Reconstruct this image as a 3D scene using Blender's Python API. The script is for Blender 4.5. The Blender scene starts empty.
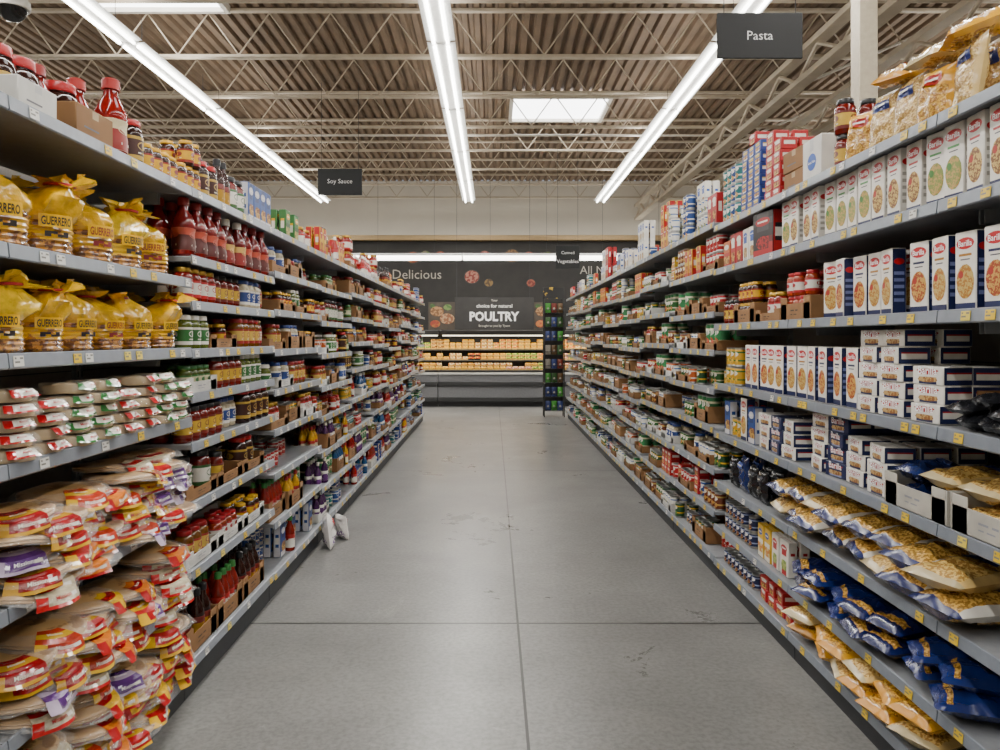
import bpy, math, random
from mathutils import Vector, Matrix, noise
R=random.Random(11)
D=bpy.data; C=bpy.context
COL=C.scene.collection
pi=math.pi

# ---------------------------------------------------------------- materials
def lin(c):
    if isinstance(c,str):
        c=c.lstrip('#'); c=[int(c[i:i+2],16)/255 for i in (0,2,4)]
    return [((x+.055)/1.055)**2.4 if x>.04045 else x/12.92 for x in c]
_M={}
def mat(c,rough=.5,metal=0,var=.08,scale=25,c2=None,thr=.55,emit=0,alpha=1,bump=0,coat=0,name=None):
    key=(c,rough,metal,var,scale,c2,thr,emit,alpha,bump,coat)
    if key in _M: return _M[key]
    m=D.materials.new(name or 'mat_'+c.lstrip('#')); m.use_nodes=True
    nt=m.node_tree; n=nt.nodes; L=nt.links
    b=n['Principled BSDF']; col=lin(c)
    tc=n.new('ShaderNodeTexCoord'); no=n.new('ShaderNodeTexNoise'); no.inputs['Scale'].default_value=scale
    no.inputs['Detail'].default_value=3
    L.new(tc.outputs['Object'],no.inputs['Vector'])
    r=n.new('ShaderNodeValToRGB'); L.new(no.outputs['Fac'],r.inputs['Fac'])
    e=r.color_ramp.elements
    if c2:
        r.color_ramp.interpolation='CONSTANT'; cc=lin(c2)
        e[0].position=0; e[0].color=(*col,1); e[1].position=thr; e[1].color=(*cc,1)
    else:
        e[0].position=.3; e[1].position=.7
        e[0].color=(*[x*(1-var) for x in col],1); e[1].color=(*[min(1,x*(1+var)) for x in col],1)
    L.new(r.outputs['Color'],b.inputs['Base Color'])
    b.inputs['Roughness'].default_value=rough; b.inputs['Metallic'].default_value=metal
    if coat: b.inputs['Coat Weight'].default_value=coat; b.inputs['Coat Roughness'].default_value=.08
    if emit:
        L.new(r.outputs['Color'],b.inputs['Emission Color']); b.inputs['Emission Strength'].default_value=emit
    if alpha<1: b.inputs['Alpha'].default_value=alpha
    if bump:
        bp=n.new('ShaderNodeBump'); bp.inputs['Strength'].default_value=bump; bp.inputs['Distance'].default_value=.01
        L.new(no.outputs['Fac'],bp.inputs['Height']); L.new(bp.outputs['Normal'],b.inputs['Normal'])
    _M[key]=m; return m

# ---------------------------------------------------------------- text outlines
_T={}
def textgeo(s,bold=.012):
    k=(s,bold)
    if k in _T: return _T[k]
    cu=D.curves.new('t','FONT'); cu.body=s; cu.size=1; cu.align_x='CENTER'; cu.resolution_u=2; cu.offset=bold
    o=D.objects.new('t',cu); COL.objects.link(o)
    dg=C.evaluated_depsgraph_get(); me=o.evaluated_get(dg).to_mesh()
    vs=[(v.co.x,v.co.y) for v in me.vertices]; fs=[tuple(p.vertices) for p in me.polygons]
    o.evaluated_get(dg).to_mesh_clear(); D.objects.remove(o); D.curves.remove(cu)
    xs=[v[0] for v in vs]; ys=[v[1] for v in vs]
    w=max(xs)-min(xs); cx=(max(xs)+min(xs))/2; cy=(max(ys)+min(ys))/2
    vs=[((x-cx)/w,(y-cy)/w) for x,y in vs]
    _T[k]=(vs,fs); return _T[k]

# ---------------------------------------------------------------- mesh builder
class MB:
    def __init__(s): s.v=[]; s.f=[]; s.m=[]; s.mats=[]; s._mi={}
    def mi(s,m):
        k=m.name
        if k not in s._mi: s._mi[k]=len(s.mats); s.mats.append(m)
        return s._mi[k]
    def face(s,idx,m): s.f.append(tuple(idx)); s.m.append(s.mi(m))
    def quad(s,a,b,c,d,m):
        n=len(s.v); s.v+= [tuple(a),tuple(b),tuple(c),tuple(d)]; s.face((n,n+1,n+2,n+3),m)
    def cbox(s,c,sz,m,b=.003,fm=None):
        h=[x/2 for x in sz]; b=min(b,min(h)*.5); id={}; c=Vector(c)
        for sx in(-1,1):
            for sy in(-1,1):
                for sz_ in(-1,1):
                    for a in range(3):
                        p=[sx*h[0],sy*h[1],sz_*h[2]]
                        for k in range(3):
                            if k!=a: p[k]-=math.copysign(b,p[k])
                        id[(sx,sy,sz_,a)]=len(s.v); s.v.append(tuple(c+Vector(p)))
        def F(ix,mm):
            P=[Vector(s.v[i]) for i in ix]; n=(P[1]-P[0]).cross(P[2]-P[0]); ct=sum(P,Vector())/len(P)
            if n.dot(ct-c)<0: ix=ix[::-1]
            s.face(ix,mm)
        for a in range(3):
            o=[k for k in range(3) if k!=a]
            for sg in(-1,1):
                q=[]
                for (p1,p2) in((-1,-1),(1,-1),(1,1),(-1,1)):
                    t=[0,0,0]; t[a]=sg; t[o[0]]=p1; t[o[1]]=p2; q.append(id[(*t,a)])
                F(q,(fm or {}).get((a,sg),m))
            for p1 in(-1,1):
                for p2 in(-1,1):
                    def g(e,ax):
                        t=[0,0,0]; t[a]=e; t[o[0]]=p1; t[o[1]]=p2; return id[(*t,ax)]
                    F([g(-1,o[0]),g(1,o[0]),g(1,o[1]),g(-1,o[1])],m)
        for sx in(-1,1):
            for sy in(-1,1):
                for sz_ in(-1,1): F([id[(sx,sy,sz_,a)] for a in range(3)],m)
        return s
    def lathe(s,prof,m,seg=16,sx=1,sy=1,a0=0,a1=2*pi,mod=None,c=(0,0)):
        n0=len(s.v); full=abs(a1-a0-2*pi)<1e-4; na=seg if full else seg+1
        for p in prof:
            for j in range(na):
                a=a0+(a1-a0)*j/seg
                q=Vector((c[0]+p[0]*sx*math.sin(a),c[1]-p[0]*sy*math.cos(a),p[1]))
                if mod: q=mod(q,a)
                s.v.append(tuple(q))
        for i in range(len(prof)-1):
            mm=prof[i+1][2] if len(prof[i+1])>2 else m
            for j in range(seg):
                j2=(j+1)%na
                A=n0+i*na+j;B=n0+i*na+j2;Cc=n0+(i+1)*na+j2;Dd=n0+(i+1)*na+j
                if prof[i][0]==0 and not mod: s.face((A,Cc,Dd),mm)
                elif prof[i+1][0]==0 and not mod: s.face((A,B,Dd),mm)
                else: s.face((A,B,Cc,Dd),mm)
        return s
    def grid(s,rows,pal,u0,u1,v0,v1,f):
        nr=len(rows); nc=len(rows[0])
        for i,row in enumerate(rows):
            for j,ch in enumerate(row):
                if ch==' ': continue
                a=u0+(u1-u0)*j/nc; b=u0+(u1-u0)*(j+1)/nc
                t=v1-(v1-v0)*i/nr; d=v1-(v1-v0)*(i+1)/nr
                s.quad(f(a,d),f(b,d),f(b,t),f(a,t),pal[ch])
        return s
    def disc(s,cu,cv,ru,rv,f,m,seg=14):
        n=len(s.v)
        for j in range(seg):
            a=2*pi*j/seg; s.v.append(tuple(f(cu+ru*math.cos(a),cv+rv*math.sin(a))))
        s.face(range(n,n+seg),m); return s
    def text(s,t,w,cu,cv,f,m,bold=.012,vs=1):
        vsx,fs=textgeo(t,bold); n=len(s.v)
        for x,y in vsx: s.v.append(tuple(f(cu+x*w,cv+y*w*vs)))
        for q in fs: s.face([n+i for i in q],m)
        return s
    def tube(s,a,b,r,m,seg=6):
        a=Vector(a);b=Vector(b);d=(b-a).normalized(); u=d.orthogonal().normalized(); w=d.cross(u); n=len(s.v)
        for p in(a,b):
            for j in range(seg):
                t=2*pi*j/seg; s.v.append(tuple(p+u*r*math.cos(t)+w*r*math.sin(t)))
        for j in range(seg): s.face((n+j,n+(j+1)%seg,n+seg+(j+1)%seg,n+seg+j),m)
        s.face([n+j for j in range(seg)][::-1],m); s.face([n+seg+j for j in range(seg)],m)
        return s
    def pillow(s,w,h,t,zone,nx=8,nz=10,seed=0,rough=.006):
        def th(u,v):
            e=max(0,1-abs(u)**2.6)**.6
            vv=max(0,1-abs(v)**3.2)**.6
            return t/2*e*vv
        def pos(u,v,sd,off=0):
            ww=w/2*(1-.06*(1-abs(v))) if abs(v)<.9 else w/2*.97
            q=noise.noise(Vector((u*2.3+seed,v*2.9,sd*3+seed)))+.5*noise.noise(Vector((u*6+seed,v*7,sd*3+seed)))
            d=th(u,v)
            return (u*ww, sd*(d+off+ q*rough*(d/(t/2)) ), (v+1)/2*h+.006*noise.noise(Vector((u*2,seed,sd))))
        for sd in(-1,1):
            n=len(s.v)
            for i in range(nz+1):
                for j in range(nx+1):
                    s.v.append(pos(-1+2*j/nx,-1+2*i/nz,sd))
            for i in range(nz):
                for j in range(nx):
                    q=[n+i*(nx+1)+j,n+i*(nx+1)+j+1,n+(i+1)*(nx+1)+j+1,n+(i+1)*(nx+1)+j]
                    if sd>0:q=q[::-1]
                    s.face(q,zone((j+.5)/nx,(i+.5)/nz,sd))
        def f(u,v):
            return pos(u/(w/2),v/h*2-1,-1,.004)
        return f
    def add(s,o,M=None):
        n=len(s.v)
        s.v+= [tuple(M@Vector(v)) for v in o.v] if M else o.v
        mm=[s.mi(m) for m in o.mats]
        s.f+=[tuple(i+n for i in f) for f in o.f]; s.m+=[mm[i] for i in o.m]
        return s
    def build(s,name,smooth=True,ang=38):
        me=D.meshes.new(name); me.from_pydata(s.v,[],s.f)
        for m in s.mats: me.materials.append(m)
        me.polygons.foreach_set('material_index',s.m)
        if smooth:
            me.shade_smooth(); me.set_sharp_from_angle(angle=math.radians(ang))
        me.update(); return me

def obj(name,me,loc=(0,0,0),rot=(0,0,0),parent=None,M=None,**kw):
    o=D.objects.new(name,me.build(name) if isinstance(me,MB) else me)
    COL.objects.link(o)
    if M is not None: o.matrix_world=M
    else: o.location=loc; o.rotation_euler=rot
    if parent: o.parent=parent
    for k,v in kw.items(): o[k]=v
    return o
def flat(y): return lambda u,v:(u,y,v)
def cyl(r,off=.0008,sx=1,sy=1):
    return lambda u,v:((r+off)*sx*math.sin(u/r),-(r+off)*sy*math.cos(u/r),v)
def profr(prof,z):
    for a,b in zip(prof,prof[1:]):
        if a[1]<=z<=b[1] and b[1]>a[1]: return a[0]+(b[0]-a[0])*(z-a[1])/(b[1]-a[1])
    return prof[-1][0]

# ---------------------------------------------------------------- product templates
TP={}
def reg(key,kind,parts,dims,label,cat,group):
    comp=MB()
    for _,p in parts: comp.add(p)
    TP[key]=dict(kind=kind,parts=parts,dims=dims,label=label,cat=cat,group=group,comp=comp)
W='#dedad0'; K='#15161a'; NAVY='#16214d'; RED='#a81319'; YEL='#dba818'; GRN='#27642c'; BRN='#86603a'
STEEL=mat('#b4b4b2',.3,.9)
def can(key,c1,c2,lbl,r=.037,h=.11,pic='#c08c30'):
    b=MB().lathe([(0,0),(r*.93,0),(r*.98,.002),(r*.98,.006),(r*.94,.009),(r*.94,h-.009),(r*.98,h-.006),(r*.98,h-.002),(r*.93,h-.001),(r*.9,h-.005),(0,h-.005)],STEEL,16)
    m1=mat(c1,.35); m2=mat(c2,.35); m3=mat(pic,.4,c2='#6a3218',scale=80)
    l=MB().lathe([(r*.955,.010),(r*.96,.011,m1),(r*.96,h*.28,m1),(r*.96,h*.36,m2),(r*.96,h*.72,m1),(r*.96,h*.8,m2),(r*.96,h-.011,m1),(r*.94,h-.010,m1)],m1,16)
    f=cyl(r*.97)
    for a in(0,pi):
        g=(lambda a:lambda u,v:f(u+a*r*.97,v))(a)
        l.disc(0,h*.66,r*.75,h*.13,g,mat(W,.4)); l.grid(['k'],{'k':m2},-r*.5,r*.5,h*.63,h*.68,lambda u,v,g=g:tuple(x*1.006 if i<2 else x for i,x in enumerate(g(u,v))))
        l.disc(0,h*.3,r*.7,h*.16,g,m3)
    reg(key,'tin_can',[('tin_can',b),('label',l)],(2*r,2*r,h),lbl,'can','canned food on the shelves')
def jar(key,kind,body,lid,c1,c2,lbl,r=.042,h=.145,cat='jar',lidm=0,group='sauce jars on the shelves'):
    gb=mat(body,.12,c2=None,var=.3,scale=60)
    b=MB().lathe([(0,0),(r*.9,0),(r,.007),(r,h*.7),(r*.93,h*.79),(r*.74,h*.85),(r*.74,h*.88),(0,h*.88)],gb,16)
    ml=mat(lid,.3,lidm)
    li=MB().lathe([(r*.72,h*.865),(r*.82,h*.865),(r*.83,h*.875),(r*.81,h*.985),(r*.77,h),(0,h)],ml,16)
    m1=mat(c1,.4); m2=mat(c2,.4)
    l=MB().lathe([(r*1.001,h*.14),(r*1.015,h*.145,m2),(r*1.015,h*.24,m2),(r*1.015,h*.58,m1),(r*1.015,h*.64,m2),(r*1.001,h*.645,m2)],m1,16)
    f=cyl(r*1.02)
    for a in(0,2.1,4.2):
        g=(lambda a:lambda u,v:f(u+a*r*1.02,v))(a)
        l.disc(0,h*.45,r*.5,h*.09,g,m2); l.grid(['wkw'],{'w':mat(W,.4),'k':m2},-r*.45,r*.45,h*.28,h*.31,g)
    reg(key,kind,[(kind,b),('lid',li),('label',l)],(2.04*r,2.04*r,h),lbl,cat,group)
def bottle(key,kind,body,lid,c1,c2,lbl,r=.032,h=.24,neck=.42,cat='bottle',sx=1,sy=1,group='sauce bottles on the shelves',waist=0):
    gb=mat(body,.12,var=.25,scale=40)
    P=[(0,0),(r*.88,0),(r,.008),(r,h*.25),(r*(1-waist),h*.36),(r,h*.5),(r*.97,h*.58),(r*max(.7,neck),h*.7),(r*neck,h*.79),(r*neck,h*.9),(0,h*.9)]
    b=MB().lathe(P,gb,16,sx,sy)
    li=MB().lathe([(r*neck*1.05,h*.86),(r*neck*1.25,h*.865),(r*neck*1.2,h*.985),(r*neck*1.0,h),(0,h)],mat(lid,.35),14,sx,sy)
    m1=mat(c1,.4); m2=mat(c2,.4); q=1.02
    lp=[(r*1.0,h*.1),(r*q,h*.103,m2),(r*q,h*.25,m1),(r*(1-waist)*q,h*.36,m1),(r*q,h*.47,m2),(r*1.0,h*.475,m2)]
    l=MB().lathe(lp,m1,16,sx,sy)
    f=lambda u,v:(profr(lp,v)*1.02*sx*math.sin(u/r),-profr(lp,v)*1.02*sy*math.cos(u/r),v)
    for a in(0,2.1,4.2):
        g=(lambda a:lambda u,v:f(u+a*r,v))(a)
        l.disc(0,h*.36,r*.55,h*.055,g,m2); l.grid(['w'],{'w':mat(W,.4)},-r*.4,r*.4,h*.17,h*.2,g)
    reg(key,kind,[(kind,b),('cap',li),('label',l)],(2.04*r*sx,2.04*r*sy,h),lbl,cat,group)
DES=[['aaaaa','abbba','abbba','aaaaa','acdca','adcda','aeeea'],
     ['bbbbb','bcccb','bbbbb','aaaaa','adcda','acdda','aaaaa'],
     ['aaaaa','awwwa','aaaaa','eeeee','cdcdc','dcdcd','eeeee'],
     ['aeeea','ebbbe','aeeea','aaaaa','aaccd','aaddc','bbbbb']]
def carton(key,kind,c,lbl,w=.1,d=.045,h=.19,des=0,text=None,group='cartons on the shelves',ctext='#ffffff',sidec=None):
    a,b_,c_,d_,e=[mat(x,.45) for x in c]; pal=dict(a=a,b=b_,c=c_,d=d_,e=e,w=mat(W,.5))
    sm=mat(sidec,.45) if sidec else (b_ if des%2 else a)
    b=MB().cbox((0,0,h/2),(w,d,h),a,.0025,{(0,1):sm,(0,-1):sm})
    b.grid(['e'],pal,-w/2+.004,w/2-.004,-.001,.001,lambda u,v:(u,v,h+.0004))
    for s in(-1,1): b.grid(['b','w','w','w','a'] if not des%2 else ['a','w','w','a'],pal,-d/2+.012,d/2-.012,h*.3,h*.7,lambda u,v,s=s:(s*(w/2+.0004),s*u,v))
    l=MB()
    l.grid(DES[des],pal,-w/2+.0035,w/2-.0035,.0035,h-.0035,flat(-d/2-.0005))
    l.disc(0,h*.78,w*.36,h*.1,flat(-d/2-.0012),mat(c[1],.45))
    if text: l.text(text,w*.6,0,h*.78,flat(-d/2-.0018),mat(ctext,.4))
    else: l.grid(['w'],pal,-w*.25,w*.25,h*.76,h*.80,flat(-d/2-.0018))
    l.disc(0,h*.3,w*.32,h*.15,flat(-d/2-.0012),mat(c[2],.5,c2=c[3],scale=70,thr=.5))
    reg(key,kind,[(kind,b),('label',l)],(w,d+.003,h),lbl,'box',group)
def pastabox(key,side,food1,food2,acc,lbl,w=.095,d=.05,h=.24):
    Wm=mat('#e6e2da',.45); S=mat(side,.45)
    b=MB().cbox((0,0,h/2),(w,d,h),Wm,.0025,{(0,1):S,(0,-1):S,(2,1):S})
    for s in(-1,1):
        f=lambda u,v,s=s:(s*(w/2+.0005),s*u,v)
        b.disc(0,h*.8,d*.36,h*.05,f,mat('#b8141c',.4)); g=mat('#6d77a5' if side==NAVY else '#98948c',.5)
        b.grid(['k',' ','k',' ','k',' ','k',' ','k'],{'k':g},-d*.35,d*.35,h*.2,h*.65,f)
    l=MB(); f=flat(-d/2-.0006); f2=flat(-d/2-.0012); f3=flat(-d/2-.0018)
    l.grid(['w'],{'w':Wm},-w/2+.003,w/2-.003,.003,h-.003,f)
    l.grid(['n'],{'n':mat(NAVY,.4)},-w/2+.003,w/2-.003,.003,h*.1,f2)
    l.disc(0,h*.85,w*.42,h*.075,f2,mat('#b8141c',.35)); l.text('Barilla',w*.64,0,h*.85,f3,mat('#ffffff',.4))
    l.grid(['a'],{'a':mat(acc,.4)},-w*.3,w*.3,h*.69,h*.72,f2)
    l.grid(['k'],{'k':mat('#4a4a55',.4)},-w*.22,w*.22,h*.64,h*.655,f2)
    l.disc(0,h*.37,w*.42,h*.22,f2,mat(food1,.5,c2=food2,scale=90,thr=.52))
    l.disc(w*.1,h*.31,w*.24,h*.11,f3,mat(food2,.5,c2=food1,scale=120,thr=.5))
    l.disc(-w*.2,h*.46,w*.12,h*.05,f3,mat('#a82a1c' if acc!='#3a8a3e' else '#3f7a30',.5))
    reg(key,'pasta_box',[('pasta_box',b),('label',l)],(w,d+.004,h),lbl,'pasta box','pasta boxes on the shelves')

can('can_g',GRN,'#d8d0b0','green labelled tin of vegetables'); can('can_y','#c99a22','#2a6a33','yellow and green tin of corn',pic='#d8b030')
can('can_r',RED,W,'red labelled tin of tomatoes',pic='#b0281c'); can('can_b','#1c4384',W,'blue and white labelled tin of vegetables')
can('can_w',W,'#2c5fa8','white labelled tin of vegetables',pic='#7a8a40'); can('can_br','#6a3018','#c8a85a','brown labelled tin of beans')
can('can_t','#1a6e70',W,'teal labelled tin of fish'); can('can_bigr','#9a1b1b','#d8b860','large red labelled tin of sauce',r=.05,h=.12)
can('can_navy',NAVY,'#9aa8cc','small navy blue labelled tin',r=.034,h=.085); can('can_o','#b8541a',W,'orange labelled tin of beans')
can('can_dg','#1d4a2a',YEL,'dark green labelled tin of peas',pic='#5a8a30')
can('can_tall','#2f7a48','#e8e0c0','tall green labelled tin of juice',r=.05,h=.17,pic='#c83a20')
jar('jar_r','sauce_jar','#761509','#a8852f',W,RED,'glass jar of red tomato sauce with gold lid',lidm=.7)
jar('jar_rb','sauce_jar','#65120a',K,'#c8a436','#65120a','glass jar of red salsa with black lid')
jar('jar_g','sauce_jar','#525e1e',W,'#27642c',W,'glass jar of green pickles with white lid')
jar('jar_y','sauce_jar','#6e4412','#8f1217','#c8a850','#8f1217','glass jar of brown sauce with red lid')
jar('jar_w','sauce_jar','#b8ad92','#233f80','#233f80',W,'jar of cream coloured dressing with blue lid')
jar('jar_big','sauce_jar','#5e0f0a',K,W,'#2f5a2a','large jar of dark red pasta sauce',r=.052,h=.18)
jar('jar_cap','sauce_jar','#2a120c',RED,'#3a1812','#b8963c','dark brown sauce jar with bright red lid',r=.05,h=.17)
jar('jar_sb','small_jar','#3a1d10',YEL,YEL,'#8a1c16','small dark jar with yellow lid and label',r=.034,h=.11,group='small jars on the shelves')
jar('jar_sr','small_jar','#8e3010',RED,W,RED,'small jar of orange relish with red lid',r=.034,h=.11,group='small jars on the shelves')
jar('jar_sg','small_jar','#434f18','#27642c','#c8c2a0','#27642c','small jar of green olives with green lid',r=.034,h=.11,group='small jars on the shelves')
bottle('bot_soy','sauce_bottle','#1e0d08',RED,'#c8bc98',RED,'slim dark soy sauce bottle with red cap')
bottle('bot_hot','sauce_bottle','#821a0d','#2f7a35',W,'#a01c16','slim red chili sauce bottle with green cap',h=.22)
bottle('bot_bbq','sauce_bottle','#2b0f08',K,'#b0851a','#6a160e','dark barbecue sauce bottle with black cap',r=.036,h=.23)
bottle('bot_oil','sauce_bottle','#8e6a14','#c8a624','#2b5a28',W,'golden dressing bottle with yellow cap',r=.034,h=.24)
bottle('bot_wht','sauce_bottle','#b8ad92','#2f6a35','#2f6a35',W,'white ranch dressing bottle with green cap',r=.035,h=.23)
bottle('ket','ketchup_bottle','#6e0f0d','#8a1212','#4a1512','#b04a36','large dark red ketchup bottle with red cap',r=.058,h=.25,waist=.12,neck=.4,sy=.8,group='ketchup bottles on the shelves')
bottle('ket2','ketchup_bottle','#5c0c0c',W,'#7c1612','#c8a45a','large red sauce bottle with white cap',r=.055,h=.24,waist=.1,neck=.4,sy=.8,group='ketchup bottles on the shelves')
bottle('ket3','ketchup_bottle','#7e120e','#a01812','#8a1a14','#d8c8a0','extra large red sauce bottle with red cap',r=.062,h=.28,waist=.12,neck=.45,sy=.85,group='ketchup bottles on the shelves')
bottle('sq_y','squeeze_bottle','#c89612','#a01c16','#d0c8a8','#a01c16','yellow mustard squeeze bottle with red cap',r=.036,h=.19,neck=.35,sy=.75,group='squeeze bottles on the shelves')
bottle('sq_r','squeeze_bottle','#8e150f',W,W,RED,'red squeeze bottle with white cap',r=.038,h=.2,neck=.35,sy=.75,group='squeeze bottles on the shelves')
bottle('sq_p','squeeze_bottle','#45204f',W,'#5a2a6a',W,'purple labelled squeeze bottle with white cap',r=.036,h=.19,neck=.35,sy=.75,group='squeeze bottles on the shelves')
bottle('sq_b','squeeze_bottle','#1a4a7a',W,'#1a4a7a',W,'blue squeeze bottle with white cap',r=.038,h=.2,neck=.35,sy=.75,group='squeeze bottles on the shelves')
carton('c_blue','food_carton',('#1b4488','#c8c8ce','#c09848','#7a421c','#0e2b66'),'blue food carton with white band',des=3,h=.2)
carton('c_red','food_carton',(RED,W,'#c8983f','#6a240e','#6a0d10'),'red food carton with pictured meal',des=0)
carton('c_yel','food_carton',('#cfa622',RED,'#c87826','#8f4516',RED),'yellow food carton with red emblem',des=3)
carton('c_wht','food_carton',(W,'#1f4fa6','#b89860','#8a5a2a','#a8a8a8'),'white store food carton with blue oval emblem',des=0,text='Great Value')
carton('c_grn','food_carton',('#2f6a32',YEL,'#b8a460','#6a7624','#1d4a20'),'green food carton with yellow emblem',des=2)
carton('c_org','food_carton',('#b85c22',W,'#c8a050','#763210',RED),'orange food carton with white emblem',des=2,w=.12,h=.16)
carton('c_blk','food_carton',('#17161a','#a81319','#a81319','#5a1014','#3a383c'),'large black and red display carton',des=3,w=.24,d=.13,h=.235)
carton('s_wht','small_carton',('#dcd8d0',RED,'#b89860','#8a5a2a',NAVY),'small white carton with red oval emblem and navy ends',w=.15,d=.11,h=.061,des=0,text='Barilla',sidec=NAVY,group='small cartons stacked on the shelves')
carton('s_navy','small_carton',(NAVY,RED,'#c0a068','#8a5a2a','#8890b8'),'small navy carton with red oval emblem',w=.15,d=.11,h=.061,des=0,text='Barilla',group='small cartons stacked on the shelves')
carton('s_red','small_carton',('#a8161b',W,'#c8983f','#6a240e','#c8ac50'),'small red carton of boxed dinner',w=.1,d=.08,h=.06,des=0,group='small cartons stacked on the shelves')
carton('s_yel','small_carton',('#cfa622','#b04c16','#c87826','#8f4516',W),'small yellow carton of macaroni',w=.1,d=.08,h=.06,des=2,group='small cartons stacked on the shelves')
carton('s_blu','small_carton',('#183a86','#c8a826','#c8983f','#6a240e',W),'small blue carton of macaroni dinner',w=.1,d=.08,h=.06,des=0,group='small cartons stacked on the shelves')
carton('k_yel','food_carton',('#d8ac24','#1c45a0','#c87826','#d8c88e',W),'yellow macaroni dinner carton',w=.09,h=.17,des=2)
carton('k_wht','food_carton',('#dcd8ce','#a8181c','#a8b060','#6a8a34','#a8181c'),'white rice dinner carton with red emblem',w=.1,h=.17,des=0)
pastabox('pb_w','#d4d0c8','#c8a85c','#7a4c1e','#a82a28','white pasta box with red oval emblem and pasta picture')
pastabox('pb_g','#d4d0c8','#7d8a3c','#b89450','#3a8a3e','white pasta box with red oval emblem and green vegetable picture')
pastabox('pb_n',NAVY,'#c89a48','#9a401c',NAVY,'white pasta box with navy sides and red oval emblem')
pastabox('pb_n2',NAVY,'#c0a45c','#a87022','#a8741f','white pasta box with navy sides and spaghetti picture')
def pouch(key,c,acc,w,h,t,lbl,kind='pouch',txt=None,window=None,seed=0,group='pouches on the shelves',cat='pouch',wz=(.18,.52),ends=None):
    m=mat(c,.22,bump=.35,scale=18,coat=.5); wm=mat(window[0],.22,c2=window[1],scale=95,thr=.5,bump=.7,coat=.9) if window else None
    mc=mat(acc,.3); me_=mat(ends or c,.25)
    b=MB()
    def zone(u,v,s):
        if v<.06 or v>.94: return me_
        if wm and wz[0]<v<wz[1] and .06<u<.94: return wm
        return m
    f=b.pillow(w,h,t,zone,nx=12,nz=16,seed=seed,rough=.022)
    l=MB(); n=6
    def patch(u0,u1,v0,v1,mm,off=0):
        for i in range(n):
            for j in range(n):
                q=[(u0+(u1-u0)*a/n,v0+(v1-v0)*b_/n) for a,b_ in((i,j),(i+1,j),(i+1,j+1),(i,j+1))]
                P=[Vector(f(*x))+Vector((0,-off,0)) for x in q]; l.quad(*P,mm)
    patch(-w*.28,w*.28,h*.66,h*.84,mc)
    fo=lambda u,v:Vector(f(u,v))+Vector((0,-.0025,0))
    if txt: l.text(txt,w*.48,0,h*.75,fo,mat('#ffffff',.4),bold=.02)
    else: l.grid(['w'],{'w':mat(W,.4)},-w*.18,w*.18,h*.73,h*.77,fo)
    reg(key,kind,[(kind,b),('label',l)],(w,t+.012,h),lbl,cat,group)
pouch('p_blk',K,'#3a3d44',.13,.17,.05,'black glossy pouch of food',seed=1)
pouch('p_navy','#1a2858','#4a5a9a',.16,.2,.06,'navy blue pouch of rice',seed=2)
pouch('bag_navy','#101a4c','#b8141c',.19,.27,.072,'navy pasta bag with window and red emblem',kind='pasta_bag',txt='Barilla',window=('#c89a40','#8e6420'),seed=3,group='bags of pasta on the shelves',cat='pasta bag',wz=(.1,.24))
pouch('bag_navy2','#14245e','#c8c8d0',.19,.27,.072,'blue pasta bag with white emblem',kind='pasta_bag',window=('#c0943c','#86601e'),seed=4,group='bags of pasta on the shelves',cat='pasta bag',wz=(.1,.2))
pouch('bag_yel','#d89e22','#a8281a',.18,.24,.075,'yellow bag of dry pasta',kind='pasta_bag',window=('#d8a83c','#a8701c'),seed=5,group='bags of pasta on the shelves',cat='pasta bag',wz=(.07,.62),ends='#c88a1c')
pouch('bag_wht','#dcd8ce','#3a2a6a',.19,.27,.078,'white and purple pasta bag with clear window',kind='pasta_bag',txt='Barilla',window=('#d8ac54','#9c7430'),seed=6,group='bags of pasta on the shelves',cat='pasta bag',wz=(.07,.62),ends='#1b2558')
pouch('bag_clr','#d0b070','#1a2a68',.19,.27,.07,'clear bag of yellow spaghetti pasta',kind='pasta_bag',window=('#dcb868','#b08644'),seed=8,group='bags of pasta on the shelves',cat='pasta bag',wz=(.07,.93),ends='#b8a880')
pouch('bag_snack','#e4e0dc','#b2222a',.2,.23,.08,'white snack bag with red emblem on floor',kind='snack_bag',seed=7,group='snack bags',cat='bag',window=('#e4e0dc','#7a4a9a'),wz=(.1,.4))
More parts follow.
